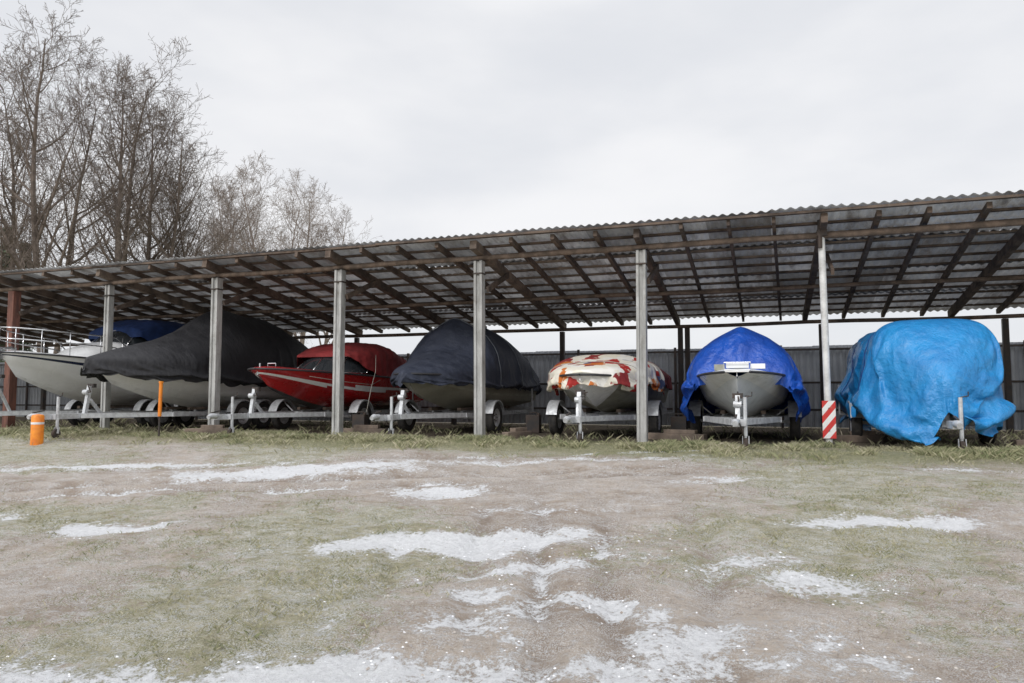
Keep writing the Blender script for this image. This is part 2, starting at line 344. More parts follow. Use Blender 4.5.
def scatter(name,n,smin,smax,m,cond):
    mb=MB()
    px=NR.uniform(-8,10,n); py=NR.uniform(-10.5,-1.0,n); keep=cond(px,py); px=px[keep]; py=py[keep]; pz=height(px,py)
    for x,y,z in zip(px,py,pz):
        s=R.uniform(smin,smax)
        vs=[(x+s*R.uniform(.6,1.3)*dx,y+s*R.uniform(.6,1.3)*dy,z+s*.6*dz) for dx,dy,dz in ((1,0,0),(0,1,0),(-1,0,0),(0,-1,0),(0,0,1),(0,0,-1))]
        mb.add(vs,[(0,1,4),(1,2,4),(2,3,4),(3,0,4),(1,0,5),(2,1,5),(3,2,5),(0,3,5)])
    mb.done(name,[m])
scatter('gravel_stones',3200,.004,.018,M['soilclod'],lambda x,y:(grassm(x,y)<.55))
scatter('snow_crumbs',9000,.004,.013,M['snowcrumb'],lambda x,y:(snowm(x,y)>.22)&(NR.random(len(x))<.7))

# ---------------------------------------------------------------- shed
shed=empty('open_boat_shed',0,0)
SL=1.02/6.5
def zr(y): return 3.78-(y+.5)*SL
x0,x1=-30,16
per=.15; sub=6; nxs=int((x1-x0)/per*sub)
xsr=np.linspace(x0,x1,nxs)
mb=MB()
for seg in range(4):
    ya=-.5+seg*1.65-(.12 if seg else 0); yb=-.5+(seg+1)*1.65 if seg<3 else 6.05
    vs=[];fs=[]
    for k,x in enumerate(xsr):
        sheet=math.floor(x/1.05); jit=(mn.noise(Vector((sheet*3.7,seg*9.1,0))))*.09 if seg==0 else 0
        w=.018*math.cos(2*math.pi*x/per); off=seg*-.006+.004*(sheet%2)
        sag=.03*mn.noise(Vector((x*.4,seg,3)))
        vs.append((x,ya+jit,zr(ya)+w+off+sag)); vs.append((x,yb,zr(yb)+w+off+sag))
    for k in range(len(xsr)-1):
        a=k*2; fs+= [(a,a+2,a+3,a+1)]
    mb.add(vs,fs)
mb.done('roof_sheets',[M['roof']],shed,smooth='auto')
mb=MB()
y=-.42
while y<6.0:
    for k in range(int((x1-x0)/4)):
        a=x0+k*4; dz=R.uniform(-.008,.008); dy=R.uniform(-.04,.04)
        mb.beam((a,y+dy,zr(y)-.045+dz),(a+4.0-.003,y+dy+R.uniform(-.03,.03),zr(y)-.045+dz),R.uniform(.08,.12),.038,R.choice([0,0,1]))
    y+=.50
mb.done('battens',[M['wood'],M['wood2']],shed)
mb=MB(); posts_x=[-21.7,-18.6,-15.5,-12.4,-9.3,-6.2,-3.1,0,3.05,6.05,9.1,12.2]
for i,px in enumerate(posts_x[:-1]):
    for j in range(4):
        x=px+(posts_x[i+1]-px)*j/4+(R.uniform(-.05,.05) if j else 0); w=.06 if j else .11; h=.10 if j else .16
        ya=-.42+R.uniform(-.05,.08); 
        mb.beam((x,ya,zr(ya)-.066-h/2),(x+R.uniform(-.12,.12),5.95,zr(5.95)-.066-h/2),w*R.uniform(.85,1.25),h,0 if j else R.choice([0,1]))
mb.done('rafters',[M['wood'],M['wood2']],shed)
mb=MB()
for yy,r in ((.0,.055),(2.9,.045),(5.75,.05)):
    zc=zr(yy)-.225-r
    pts=[(x,yy+.03*mn.noise(Vector((x*.3,yy,0))),zc+.03*mn.noise(Vector((x*.35,yy,5)))) for x in np.arange(-26,14,1.0)]
    mb.tube(pts,[r*(.9+.2*abs(mn.noise(Vector((p[0]*.2,yy,9))))) for p in pts],10,0)
mb.done('log_purlins',[M['log']],shed,smooth=True)
for i,px in enumerate(posts_x):
    mb=MB(); top=zr(0)-.225-.11
    lean=R.uniform(-.03,.03)
    if i==9:
        mb.tube([(px,0,-.2),(px-.03,0,3.62)],.055,14,0); mb.box((px-.02,0,3.45),(.16,.2,.1),1); mb.box((px,0,.03),(.2,.2,.05),1)
        mb.tube([(px-.055,-.075,3.2),(px-.055,-.075,3.66)],.035,8,1)
        mb.done('steel_post',[M['pipe'],M['darksteel'],M['wood']],shed,smooth='auto')
    elif i==3:
        mb.beam((px,0,-.2),(px,0,top),.2,.2,0); mb.done('timber_post',[M['redwood']],shed,bevel=.01)
    else:
        w=.17;d=.17;q=.035;e=.05; prof=[(-w/2,-d/2),(-w/2+e,-d/2),(-w/2+e,-d/2+q),(w/2-e,-d/2+q),(w/2-e,-d/2),(w/2,-d/2),(w/2,d/2),(w/2-e,d/2),(w/2-e,d/2-q),(-w/2+e,d/2-q),(-w/2+e,d/2),(-w/2,d/2)]
        if i in (4,): prof=[(a*.85,b2*.85) for a,b2 in prof]
        vs=[(px+a,b2,-.2) for a,b2 in prof]+[(px+lean+a,b2,top) for a,b2 in prof]; n=len(prof)
        fs=[(k,(k+1)%n,n+(k+1)%n,n+k) for k in range(n)]+[tuple(range(n))[::-1],tuple(range(n,2*n))]
        mb.add(vs,fs,0); mb.box((px+lean,0,top-.25),(w+.02,d+.02,.03),1); mb.box((px+lean,0,top+.008),(.26,.22,.012),1)
        mb.done('concrete_post',[M['concrete'],M['darksteel']],shed,bevel=.006)
    mb=MB(); mb.beam((px+.13,.05,top-.55),(px+.13,1.2,zr(1.2)-.24),.05,.10,0); mb.done('knee_brace',[M['wood']],shed)
mb=MB()
for x in (-21.7,-18.6,-15.5,-12.4,-9.3,-6.2,-3.1,0,3.05,3.22,6.3,10.0,13):
    mb.beam((x,5.75,-.2),(x,5.75,zr(5.75)-.325),.12,.12,0)
mb.done('rear_posts',[M['darksteel']],shed,bevel=.01)

# ---------------------------------------------------------------- fence
fence=empty('corrugated_metal_fence',0,6.75)
mb=MB(); prof=[(0,0),(.05,0),(.075,.03),(.125,.03),(.15,0)]
x=-45; vs=[];fs=[]
while x<26:
    for a,d in prof[:-1]: 
        vs.append((x+a,d,.02)); vs.append((x+a,d,2.02+.015*(math.floor(x/1.2)%2)))
    x+=.15
for k in range(len(vs)//2-1): fs.append((2*k,2*k+2,2*k+3,2*k+1))
mb.add(vs,fs); mb.done('sheets',[M['fence']],fence)
mb=MB()
for z in (.45,1.12,1.94): mb.box((-9.5,-.035,z),(71,.04,.05),0)
for x in np.arange(-44,26,2.6): mb.box((x,-.09,1.0),(.06,.06,2.1),0)
mb.done('rails_and_posts',[M['darksteel']],fence)

# ---------------------------------------------------------------- boats
def hull(parent,name,L,B,zk,zsb,zss,rake,mats,band,nt_=40,ns=16,dr=.28,bp_=.62,flat=0,taper=.93):
    mb=MB()
    def sec(t,s):
        u=min(t/.62,1); bs=B/2*((1-(1-u)**2.1)**bp_)
        bs=max(bs,flat*B/2) if flat else bs
        if t>.62: bs*=1-(1-taper)*((t-.62)/.38)
        zs=zsb+(zss-zsb)*(1-(1-t)**1.7)
        kk=max(0,1-t/.42); zkk=zk+(zs-zk)*.55*kk**2.4
        uc=min(t/.6,1); cb=B/2*.80*((1-(1-uc)**2)**.9)
        zc=zkk+(zs-zkk)*(dr+.35*max(0,1-t/.5)**1.5)
        if s<.42:
            q=s/.42; x=cb*q; z=zkk+(zc-zkk)*q**1.15
        else:
            q=(s-.42)/.58; x=cb+(bs-cb)*q**.75; z=zc+(zs-zc)*q
        h=(z-zk)/max(zs-zk,.01)
        y=t*L+rake*(1-t)**1.5*(1-max(0,min(1,h)))**1.15
        return Vector((x,y,z))
    mi=[];vs=[];fs=[]
    for side in (1,-1):
        o=len(vs)
        for i in range(nt_+1):
            t=(i/nt_)**1.35
            for j in range(ns+1):
                p=sec(t,j/ns); vs.append((p.x*side,p.y,p.z))
        for i in range(nt_):
            for j in range(ns):
                a=o+i*(ns+1)+j; q=(a,a+1,a+ns+2,a+ns+1)
                fs.append(q if side<0 else q[::-1]); mi.append(band((j+.5)/ns,((i+.5)/nt_)**1.35))
    mb.add(vs,fs,mi)
    o=nt_*(ns+1); o2=(nt_+1)*(ns+1)+o
    tv=[vs[o+j] for j in range(ns+1)]+[vs[o2+j] for j in range(ns,-1,-1)]
    mb.add(tv,[tuple(range(len(tv)))],[0])
    h=mb.done(name,mats,parent,smooth='auto')
    mb=MB(); dv=[]; n=8
    for i in range(nt_+1):
        t=(i/nt_)**1.35; p=sec(t,1)
        for k in range(n+1):
            a=-1+2*k/n; dv.append((p.x*a*.985,p.y,p.z+.07*(1-a*a)*min(1,p.x/.5)))
    fs=[(i*(n+1)+k,i*(n+1)+k+1,(i+1)*(n+1)+k+1,(i+1)*(n+1)+k) for i in range(nt_) for k in range(n)]
    mb.add(dv,fs,0); mb.done('deck',[mats[0]],parent,smooth=True)
    mb=MB()
    for sd in (1,-1):
        pts=[Vector(((sec((i/nt_)**1.35,1).x+.005)*sd,sec((i/nt_)**1.35,1).y-(.012 if i==0 else 0),sec((i/nt_)**1.35,1).z-.012)) for i in range(nt_+1)]
        mb.tube(pts,.022,6,0)
    mb.done('rub_rail',[M['rub']],parent,smooth=True)
    p=sec(0.0,.55); mb=MB(); mb.tube([(0,p.y+.03,p.z),(0,p.y-.05,p.z-.01),(0,p.y-.05,p.z+.05),(0,p.y+.02,p.z+.06)],.01,6,0); mb.done('bow_eye',[M['chrome']],parent)
    return sec
CL=[]
def cover(parent,name,st,m,ny=90,na=40,nsk=7,seed=0,wr=.02,fold=.05,hem=.05,ridge=0,wfreq=3.0,smoothk=5,sim=0,shape=1.0,pins=9,caps=True,bend=.15,ropes=None,ropem='rope',rr=.008):
    st=np.array(st,float); tt=np.linspace(0,1,ny); ks=(st[:,0]-st[0,0])/(st[-1,0]-st[0,0])
    cols=[np.interp(tt,ks,st[:,c]) for c in range(st.shape[1])]
    def smooth(a):
        k=max(1,int(smoothk*ny/90)); p=np.concatenate([2*a[0]-a[1:k+1][::-1],a,2*a[-1]-a[-k-1:-1][::-1]]); w=np.hanning(2*k+3)[1:-1]; w/=w.sum()
        return np.convolve(p,w,'valid')
    cols=[smooth(c) for c in cols]
    vs=[];row=nsk*2+na+1
    for j in range(ny):
        y,w,zb,zg,zt,p=[c[j] for c in cols]
        if shape!=1.0: w-=shape; zt-=shape; zg-=shape*.5; y+= shape*(1-2*j/(ny-1)); 
        w=max(w,.02); L=[]
        for sd in (-1,1):
            sk=[]
            for k in range(nsk):
                q=k/nsk
                z0=zb+hem*mn.noise(Vector((y*1.7,sd*5+seed,1)))*1.4+ .5*hem*mn.noise(Vector((y*6,sd*5+seed,4)))
                z=z0+(zg-z0)*q; fl=fold*(1-q)*(mn.noise(Vector((y*2.6,sd*3+seed,0)))+.6*mn.noise(Vector((y*6.5,sd*3+seed,z*.7))))
                sk.append((sd*(w+fl),y,z))
            L.append(sk)
        arch=[]
        for k in range(na+1):
            th=math.pi*(1-k/na); c=math.cos(th); s=math.sin(th)
            x=w*math.copysign(abs(c)**(2/p),c); z=zg+(zt-zg)*abs(s)**(2/p)
            if ridge: z=zg+(z-zg)*(1-ridge)+ridge*(zt-zg)*(1-abs(x)/w)
            arch.append((x,y,z))
        vs+=L[0]+arch+L[1][::-1]
    fs=[]
    for j in range(ny-1):
        for k in range(row-1):
            a=j*row+k; fs.append((a,a+1,a+row+1,a+row))
    if caps and not sim: fs.append(tuple(range(row))[::-1]); fs.append(tuple((ny-1)*row+k for k in range(row)))
    mb=MB(); mb.add(vs,fs); o=mb.done(name,[m],parent,smooth=True)
    me=o.data
    if wr:
        nor=[v.normal.copy() for v in me.vertices]
        for v,n in zip(me.vertices,nor):
            c=v.co; s=Vector((seed,seed*.7,0))
            a=mn.noise(Vector((c.x*wfreq*.7,c.y*wfreq,c.z*wfreq*.5))+s)
            b_=mn.noise(Vector((c.x*wfreq*2.3,c.y*wfreq*1.2,c.z*wfreq*1.7))+s)
            v.co=c+n*(wr*( (1-2*abs(a)) *1.0+ (1-2*abs(b_))*.55))
        me.update()
    if sim:
        prox=cover(parent,'support_frame',st,m,ny=40,na=20,nsk=3,wr=0,fold=0,hem=0,ridge=ridge,smoothk=1,shape=.035)
        prox.modifiers.new('c','COLLISION'); prox.collision.thickness_outer=.02; prox.collision.thickness_inner=.15; prox.collision.cloth_friction=12; prox.collision.damping=.5
        col=bpy.data.collections.new('tmp'); col.objects.link(prox)
        vg=o.vertex_groups.new(name='pin'); ids=[]
        for j in range(0,ny,pins): ids+= [j*row, j*row+row-1, j*row+1, j*row+row-2]
        vg.add(ids,1.0,'REPLACE')
        c=o.modifiers.new('cloth','CLOTH'); s=c.settings; s.quality=5; s.mass=.25; s.tension_stiffness=20; s.compression_stiffness=8; s.shear_stiffness=3
        s.bending_stiffness=bend; s.air_damping=1.5; s.shrink_min=-sim; s.vertex_group_mass='pin'
        c.collision_settings.distance_min=.012; c.collision_settings.collection=col; c.collision_settings.collision_quality=3
        c.point_cache.frame_start=1; c.point_cache.frame_end=60
        CL.append((o,prox,col,[v.co.copy() for v in me.vertices],row,ny,ropes or [],ropem,rr))
    return o
def windscreen(parent,y0,w,z0,h,rake,depth=.7,topw=.82):
    n=12; mb=MB(); bot=[];top=[]
    for i in range(n+1):
        a=-1+2*i/n; yy=y0+depth*abs(a)**2.4; bot.append(Vector((w*math.sin(a*math.pi/2),yy,z0))); top.append(Vector((w*topw*math.sin(a*math.pi/2),yy+rake,z0+h*(1-.25*abs(a)**3))))
    mb.add(bot+top,[(i,i+1,n+2+i,n+1+i) for i in range(n)],0); mb.done('windscreen_glass',[M['glass']],parent,smooth=True)
    mb=MB(); mb.tube(bot,.016,6,0); mb.tube(top,.016,6,0)
    for i in (0,3,6,9,12): mb.tube([bot[i],top[i]],.014,6,0)
    mb.done('windscreen_frame',[M['chrome']],parent,smooth=True)

def trailer(x,y,L,W,bowz,tongue=1.2,m='galv',tandem=False,rz=0,wr=.33,jock=True,ax=.50):
    e=empty('boat_trailer',x,y,0,rz); s=.40; mb=MB(); hw=W/2*.72
    mb.beam((0,-tongue,s),(0,1.25,s),.09,.10,0)
    for sd in (1,-1):
        mb.beam((sd*.06,-.25,s+.003),(sd*hw,1.35,s+.003),.06,.09,0); mb.beam((sd*hw,1.30,s),(sd*hw,L*.98,s),.06,.09,0)
        mb.beam((sd*.34,L*.35,s+.11),(sd*.36,L*.93,s+.11),.08,.06,1)
        for yy in (L*.38,L*.6,L*.9): mb.beam((sd*.34,yy,s+.02),(sd*.34,yy,s+.10),.04,.04,0)
        mb.tube([(sd*(hw+.03),L*.82,s),(sd*(W/2+.12),L*.84,s+.03),(sd*(W/2+.12),L*.84,s+.62)],.02,7,0)
    for yy in (1.4,L*.42,L*.62,L*.82,L*.97): mb.beam((-hw,yy,s-.006),(hw,yy,s-.006),.06,.07,0)
    mb.beam((0,-.12,s),(0,-.02,bowz-.12),.07,.07,0); mb.beam((0,.3,s),(0,.0,bowz-.4),.05,.05,0)
    mb.box((0,.03,bowz-.12),(.16,.08,.08),2); mb.lathe_x((0,-.1,bowz-.25),[(.0,-.06),(.05,-.06),(.05,.06),(0,.06)],12,0)
    mb.tube([(.06,-.1,bowz-.25),(.12,-.1,bowz-.25),(.12,-.16,bowz-.12),(.18,-.16,bowz-.12)],.012,6,2)
    mb.tube([(0,-tongue+.05,s+.02),(0,-tongue-.12,s+.02),(0,-tongue-.2,s)],[.05,.055,.04],10,0)
    mb.beam((0,-tongue-.12,s+.08),(0,-tongue+.12,s+.12),.03,.02,2)
    if jock:
        jx=.12; jy=-tongue+.3
        mb.tube([(jx,jy,.2),(jx,jy,.78)],.028,8,0); mb.tube([(jx,jy,.12),(jx,jy,.4)],.02,8,0); mb.tube([(jx,jy,.78),(jx+.1,jy,.80),(jx+.1,jy,.86)],.01,6,2)
        mb.box((jx/2+.02,jy,s),(.1,.1,.1),0)
        mb.lathe_x((jx,jy-.02,.085),[(0,-.03),(.08,-.03),(.095,0),(.08,.03),(0,.03)],16,2); 
        mb.beam((jx-.045,jy-.02,.085),(jx-.045,jy,.2),.01,.04,0); mb.beam((jx+.045,jy-.02,.085),(jx+.045,jy,.2),.01,.04,0)
    axs=[L*ax] if not tandem else [L*.46,L*.46+wr*2.25]
    for ay in axs:
        mb.tube([(-W/2,ay,wr),(W/2,ay,wr)],.03,8,0)
        for sd in (1,-1): mb.beam((sd*hw,ay,wr),(sd*hw,ay,s),.05,.08,0)
    mb.box((0,L+.12,s+.05),(W*.85,.03,.12),0)
    for sd in (1,-1): mb.box((sd*W*.36,L+.145,s+.05),(.18,.03,.1),3)
    mb.done('frame',[M[m],M['wood2'],M['darksteel'],M['lampred']],e,smooth='auto')
    for ay in axs:
        for sd in (1,-1):
            mb=MB(); cx=sd*(W/2+.02)
            mb.lathe_x((cx,ay,wr),[(wr*.58,-.07),(wr*.72,-.088),(wr*.93,-.082),(wr,-.055),(wr,-.02),(wr*.985,-.018),(wr*.985,-.01),(wr,-.008),(wr,.055),(wr*.93,.082),(wr*.72,.088),(wr*.58,.07)],32,0)
            mb.lathe_x((cx,ay,wr),[(0,sd*.035),(wr*.16,sd*.04),(wr*.2,sd*.02),(wr*.42,sd*.03),(wr*.5,sd*.05),(wr*.56,sd*.072),(wr*.61,sd*.07),(wr*.60,-sd*.06),(.0,-sd*.02)],28,1)
            for k in range(5):
                t=k*1.2566; mb.tube([(cx+sd*.03,ay+math.cos(t)*wr*.22,wr+math.sin(t)*wr*.22),(cx+sd*.055,ay+math.cos(t)*wr*.22,wr+math.sin(t)*wr*.22)],.012,6,2)
            mb.done('wheel',[M['tyre'],M['rim'],M['darksteel']],e,smooth='auto')
            mb=MB(); n=14; vs=[]; rg_=wr+.05
            for k in range(n+1):
                t=math.pi*(.08+.84*k/n)
                for dx in (-.11,.11): vs.append((cx+dx,ay-math.cos(t)*rg_,wr+math.sin(t)*rg_)); 
            fs=[(2*k,2*k+1,2*k+3,2*k+2) for k in range(n)]
            lip=[]
            for k in range(n+1):
                t=math.pi*(.08+.84*k/n)
                for rr in (rg_,rg_-.025): lip.append((cx+sd*.11,ay-math.cos(t)*rr,wr+math.sin(t)*rr))
            mb.add(vs,fs); mb.add(lip,fs); mb.beam((cx-sd*.3,ay,wr+wr*.35),(cx,ay,2*wr+.035),.03,.02)
            mb.done('mudguard',[M[m]],e,smooth='auto')
    return e

# 1 white cabin cruiser
b1=empty('cabin_cruiser_boat',-11.05,-1.25)
def band1(s,t): return 1 if .80<s<.86 else (2 if s<.10 else 0)
sec=hull(b1,'hull',6.8,2.5,.55,1.78,1.55,.95,[M['whitegel'],M['navygel'],M['whitehull']],band1,bp_=.55,dr=.22)
cover(b1,'cabin',[(1.3,.25,1.66,1.68,1.72,2.2),(1.9,.62,1.62,1.70,1.99,2.5),(2.6,.82,1.56,1.74,2.18,3),(3.2,.92,1.54,1.74,2.2,3)],M['whitegel'],wr=.0,fold=0,hem=0)
for sd in (1,-1):
    mb=MB(); mb.add([(sd*.80,2.0,1.76),(sd*.97,2.9,1.74),(sd*.93,2.85,1.96),(sd*.72,2.15,1.92)],[(0,1,2,3) if sd>0 else (3,2,1,0)]); mb.done('cabin_window',[M['glass']],b1)
windscreen(b1,2.55,.98,2.05,.45,.45,1.0)
cover(b1,'canvas_canopy',[(3.0,.88,2.3,2.4,2.56,2.8),(3.5,1.0,2.0,2.35,2.82,2.8),(4.6,1.08,1.66,2.25,2.86,2.8),(5.6,1.08,1.6,2.1,2.74,2.8),(6.4,1.02,1.6,1.8,2.2,2.6)],M['blue_cloth'],seed=3,wr=.02)
mb=MB(); 
for hh in (.30,.55):
    for sd in (1,-1):
        pts=[]
        for i in range(11):
            t=.0+.42*(i/10)**1.3; p=sec(t,1); pts.append((p.x*sd*.93,p.y-(.12 if i==0 else 0)*hh,p.z+hh*(1 if i<9 else (1-(i-8)*.45))))
        mb.tube(pts,.015,7,0)
for sd in (1,-1):
    for t in (.02,.08,.16,.26,.34): p=sec(t,1); mb.tube([(p.x*sd*.93,p.y,p.z),(p.x*sd*.93,p.y,p.z+.55)],.012,6,0)
mb.done('bow_rail',[M['chrome']],b1,smooth=True)
mb=MB(); mb.box((0,.12,1.86),(.14,.4,.05)); mb.tube([(0,-.08,1.83),(0,.25,1.89)],.03,8); mb.box((0,-.02,1.71),(.06,.12,.2)); mb.done('anchor_roller',[M['chrome']],b1,bevel=.006)
trailer(-11.05,-1.25,6.6,2.3,1.35,1.0,tandem=True)

# 2 black covered
b2=empty('black_covered_boat',-7.75,-1.75)
sec=hull(b2,'hull',6.9,2.45,.50,1.50,1.38,1.2,[M['whitegel'],M['blackgel'],M['whitehull']],lambda s,t: 0 if s>.2 else 2)
cover(b2,'black_cover',[(-.14,.05,1.34,1.50,1.58,2),(.25,.40,1.25,1.51,1.70,2),(.9,.85,1.16,1.50,1.88,2),(1.7,1.13,1.11,1.48,2.08,2.1),(2.5,1.24,1.08,1.46,2.40,2.1),(3.1,1.27,1.05,1.44,2.82,2.2),(3.6,1.27,1.05,1.44,2.98,2.3),(4.4,1.26,1.03,1.44,2.86,2.4),(5.2,1.25,1.02,1.44,2.88,2.4),(6.2,1.20,1.0,1.42,2.5,2.4),(6.95,1.08,1.0,1.38,1.75,2.4),(7.1,.3,1.0,1.2,1.4,2.2)],M['black_cloth'],seed=11,wr=.025,fold=.08,ridge=.3,wfreq=2.6,sim=.055,ny=130,na=46,smoothk=2,bend=.1)
trailer(-7.75,-1.75,6.6,2.35,1.12,1.1,tandem=True)

# 3 red
b3=empty('red_motorboat',-4.65,-.6)
def band3(s,t):
    lo=.56+.16*t; 
    if lo<s<lo+.10: return 1
    return 2 if s<.12 else 0
sec=hull(b3,'hull',5.7,2.3,.44,1.36,1.22,1.1,[M['redgel'],M['whitegel'],M['blackgel']],band3,bp_=.56)
windscreen(b3,1.9,.90,1.32,.40,.5,.9)
cover(b3,'canopy',[(2.35,.70,1.70,1.72,1.77,2.6),(2.7,.90,1.45,1.70,1.95,2.6),(3.2,1.02,1.26,1.70,2.06,2.6),(3.8,1.05,1.22,1.68,2.08,2.6),(4.5,1.04,1.22,1.5,1.90,2.5),(5.3,1.0,1.18,1.32,1.58,2.4),(5.7,.95,1.16,1.26,1.35,2.4)],M['maroon'],seed=21,wr=.026,fold=.02,wfreq=3,ny=110,smoothk=3)
mb=MB(); 
mb.tube([(1.08,2.9,1.75),(1.25,2.6,1.35),(1.5,2.0,1.0),(1.62,1.6,.45)],.006,5); mb.tube([(1.05,3.6,1.3),(1.16,2.6,1.05),(1.12,1.5,1.1),(.80,.7,1.2)],.006,5)
mb.done('lashing_ropes',[M['rope']],b3)
mb=MB(); mb.tube([(0,.12,1.36),(0,.12,1.46)],.018,8); mb.tube([(-.1,.5,1.42),(-.1,.5,1.47),(.1,.5,1.47),(.1,.5,1.42)],.012,6)
mb.done('bow_cleat',[M['chrome']],b3)
trailer(-4.65,-.6,5.5,2.1,1.05,1.1,ax=.42)

# 4 navy covered
b4=empty('navy_covered_boat',-1.5,-.2)
sec=hull(b4,'hull',5.5,2.15,.46,1.24,1.18,1.05,[M['olive'],M['khaki'],M['blackgel']],lambda s,t: 1 if .55<s<.62 else 0)
cover(b4,'navy_cover',[(-.10,.05,1.12,1.22,1.28,2),(.3,.38,1.08,1.25,1.40,2),(.9,.78,1.05,1.26,1.56,2.1),(1.6,1.0,1.02,1.26,1.76,2.3),(1.95,1.06,1.0,1.28,1.95,2.5),(2.15,1.08,1.0,1.30,2.42,2.7),(2.4,1.09,1.0,1.30,2.60,2.8),(3.0,1.10,.98,1.30,2.42,2.7),(3.8,1.10,.96,1.30,2.52,2.7),(4.6,1.08,.94,1.27,2.28,2.6),(5.2,1.06,.92,1.24,1.85,2.4),(5.6,1.0,.92,1.22,1.35,2.3),(5.75,.3,.92,1.1,1.2,2.2)],M['navy_cloth'],seed=31,wr=.025,fold=.08,wfreq=2.8,ridge=.35,sim=.055,ny=110,na=46,pins=8,smoothk=1,ropes=[.42,.62,.8],ropem='steelb',rr=.010,bend=.1)
trailer(-1.5,-.2,5.3,2.05,1.02,1.0,ax=.40)

# 5 blanket covered
b5=empty('blanket_covered_boat',2.05,-.45)
sec=hull(b5,'hull',4.9,1.95,.46,1.18,1.10,.8,[M['khaki'],M['whitegel'],M['olive']],lambda s,t: 1 if (t<.16 or s>.86) else (2 if .5<s<.56 else 0),bp_=.55)
cover(b5,'printed_blanket',[(.15,.22,1.03,1.20,1.26,2.2),(.5,.60,1.03,1.21,1.34,2.2),(1.0,.86,1.0,1.21,1.42,2.3),(1.7,1.0,.95,1.20,1.62,2.6),(2.4,1.02,.97,1.20,1.56,2.6),(3.0,1.02,1.0,1.18,1.62,2.4)],M['quilt'],seed=41,wr=.035,fold=.12,hem=.22,wfreq=3.6,sim=.09,ny=90,na=44,pins=13,smoothk=1,ropes=[.35,.75],bend=.08)
cover(b5,'stern_cover',[(2.8,1.01,1.0,1.16,1.52,2.4),(3.8,1.0,.98,1.14,1.44,2.4),(4.6,.96,.96,1.12,1.34,2.4),(4.95,.90,.94,1.1,1.15,2.4)],M['maroon'],seed=42,wr=.03,fold=.05)
trailer(2.05,-.45,4.7,1.95,.98,.75,ax=.42)

# 6 aluminium boat with deep blue tarp
b6=empty('tarp_covered_small_boat',4.70,-1.05)
sec=hull(b6,'hull',5.2,1.74,.36,1.18,1.08,.50,[M['alu'],M['whitegel'],M['whitehull']],lambda s,t: 1 if s>.72 else (2 if s>.45 else 0),bp_=.42,flat=.22,dr=.42)
cover(b6,'blue_tarp',[(1.10,.74,1.0,1.17,1.30,2.4),(1.20,.84,.80,1.16,1.62,2.4),(1.35,.88,.50,1.13,1.88,2.6),(1.7,.89,.38,1.12,2.06,2.6),(2.3,.90,.36,1.12,1.86,2.9),(3.0,.90,.36,1.12,2.06,2.5),(4.0,.90,.38,1.1,1.84,2.7),(5.0,.86,.42,1.05,1.6,2.3),(5.4,.78,.45,1.0,1.25,2.3),(5.5,.3,.5,.9,1.1,2)],M['tarp_deep'],seed=51,wr=.04,fold=.16,hem=.2,wfreq=3.4,ridge=.38,sim=.085,ny=120,na=50,pins=9,smoothk=1,ropes=[.22,.5],ropem='bluerope',bend=.05)
mb=MB(); mb.box((.0,.30,1.28),(.34,.26,.09),0); mb.tube([(-.2,.12,1.22),(-.2,.12,1.32),(.2,.12,1.32),(.2,.12,1.22)],.012,6,1)
mb.box((.30,.6,1.27),(.22,.3,.08),0); mb.box((-.3,.65,1.26),(.16,.2,.1),2); mb.box((0,.03,1.19),(.38,.05,.05),0)
mb.done('bow_fittings',[M['whitegel'],M['chrome'],M['khaki']],b6,bevel=.01)
trailer(4.70,-1.0,4.9,1.7,.92,.65)
mb=MB()
mb.tube([(.02,-.1,.72),(.0,.1,.86)],.012,6); mb.tube([(.05,-.6,.4),(.1,-.45,.2),(.06,-.3,.38)],.01,6); mb.done('winch_strap',[M['darksteel']],b6)

# 7 light blue tarp
b7=empty('blue_tarp_covered_boat',7.56,-.70)
sec=hull(b7,'hull',5.0,1.8,.5,1.15,1.08,.9,[M['whitehull'],M['whitehull'],M['blackgel']],lambda s,t:0)
cover(b7,'blue_tarp',[(-.34,.10,.30,.80,1.05,2),(-.22,.26,.26,.95,1.28,2),(.0,.48,.26,1.02,1.50,2.4),(.2,.70,.34,1.05,1.68,3.0),(.42,.80,.44,1.1,1.92,4.0),(.7,.86,.50,1.15,2.02,4.6),(1.5,.91,.56,1.15,1.84,4.4),(2.4,.93,.58,1.15,2.0,4.6),(3.2,.93,.52,1.15,1.82,4.4),(3.9,.93,.48,1.15,2.0,4.4),(4.6,.91,.45,1.1,1.84,3.6),(5.3,.82,.42,1.05,1.5,2.8),(5.45,.3,.5,1.0,1.2,2.2)],M['tarp_light'],seed=63,wr=.05,fold=.22,hem=.28,wfreq=3.2,smoothk=1,sim=.085,ny=130,na=54,pins=12,ropes=[.27,.55],ropem='bluerope',bend=.05)
trailer(7.56,-.70,4.9,1.95,1.0,.72,ax=.42)

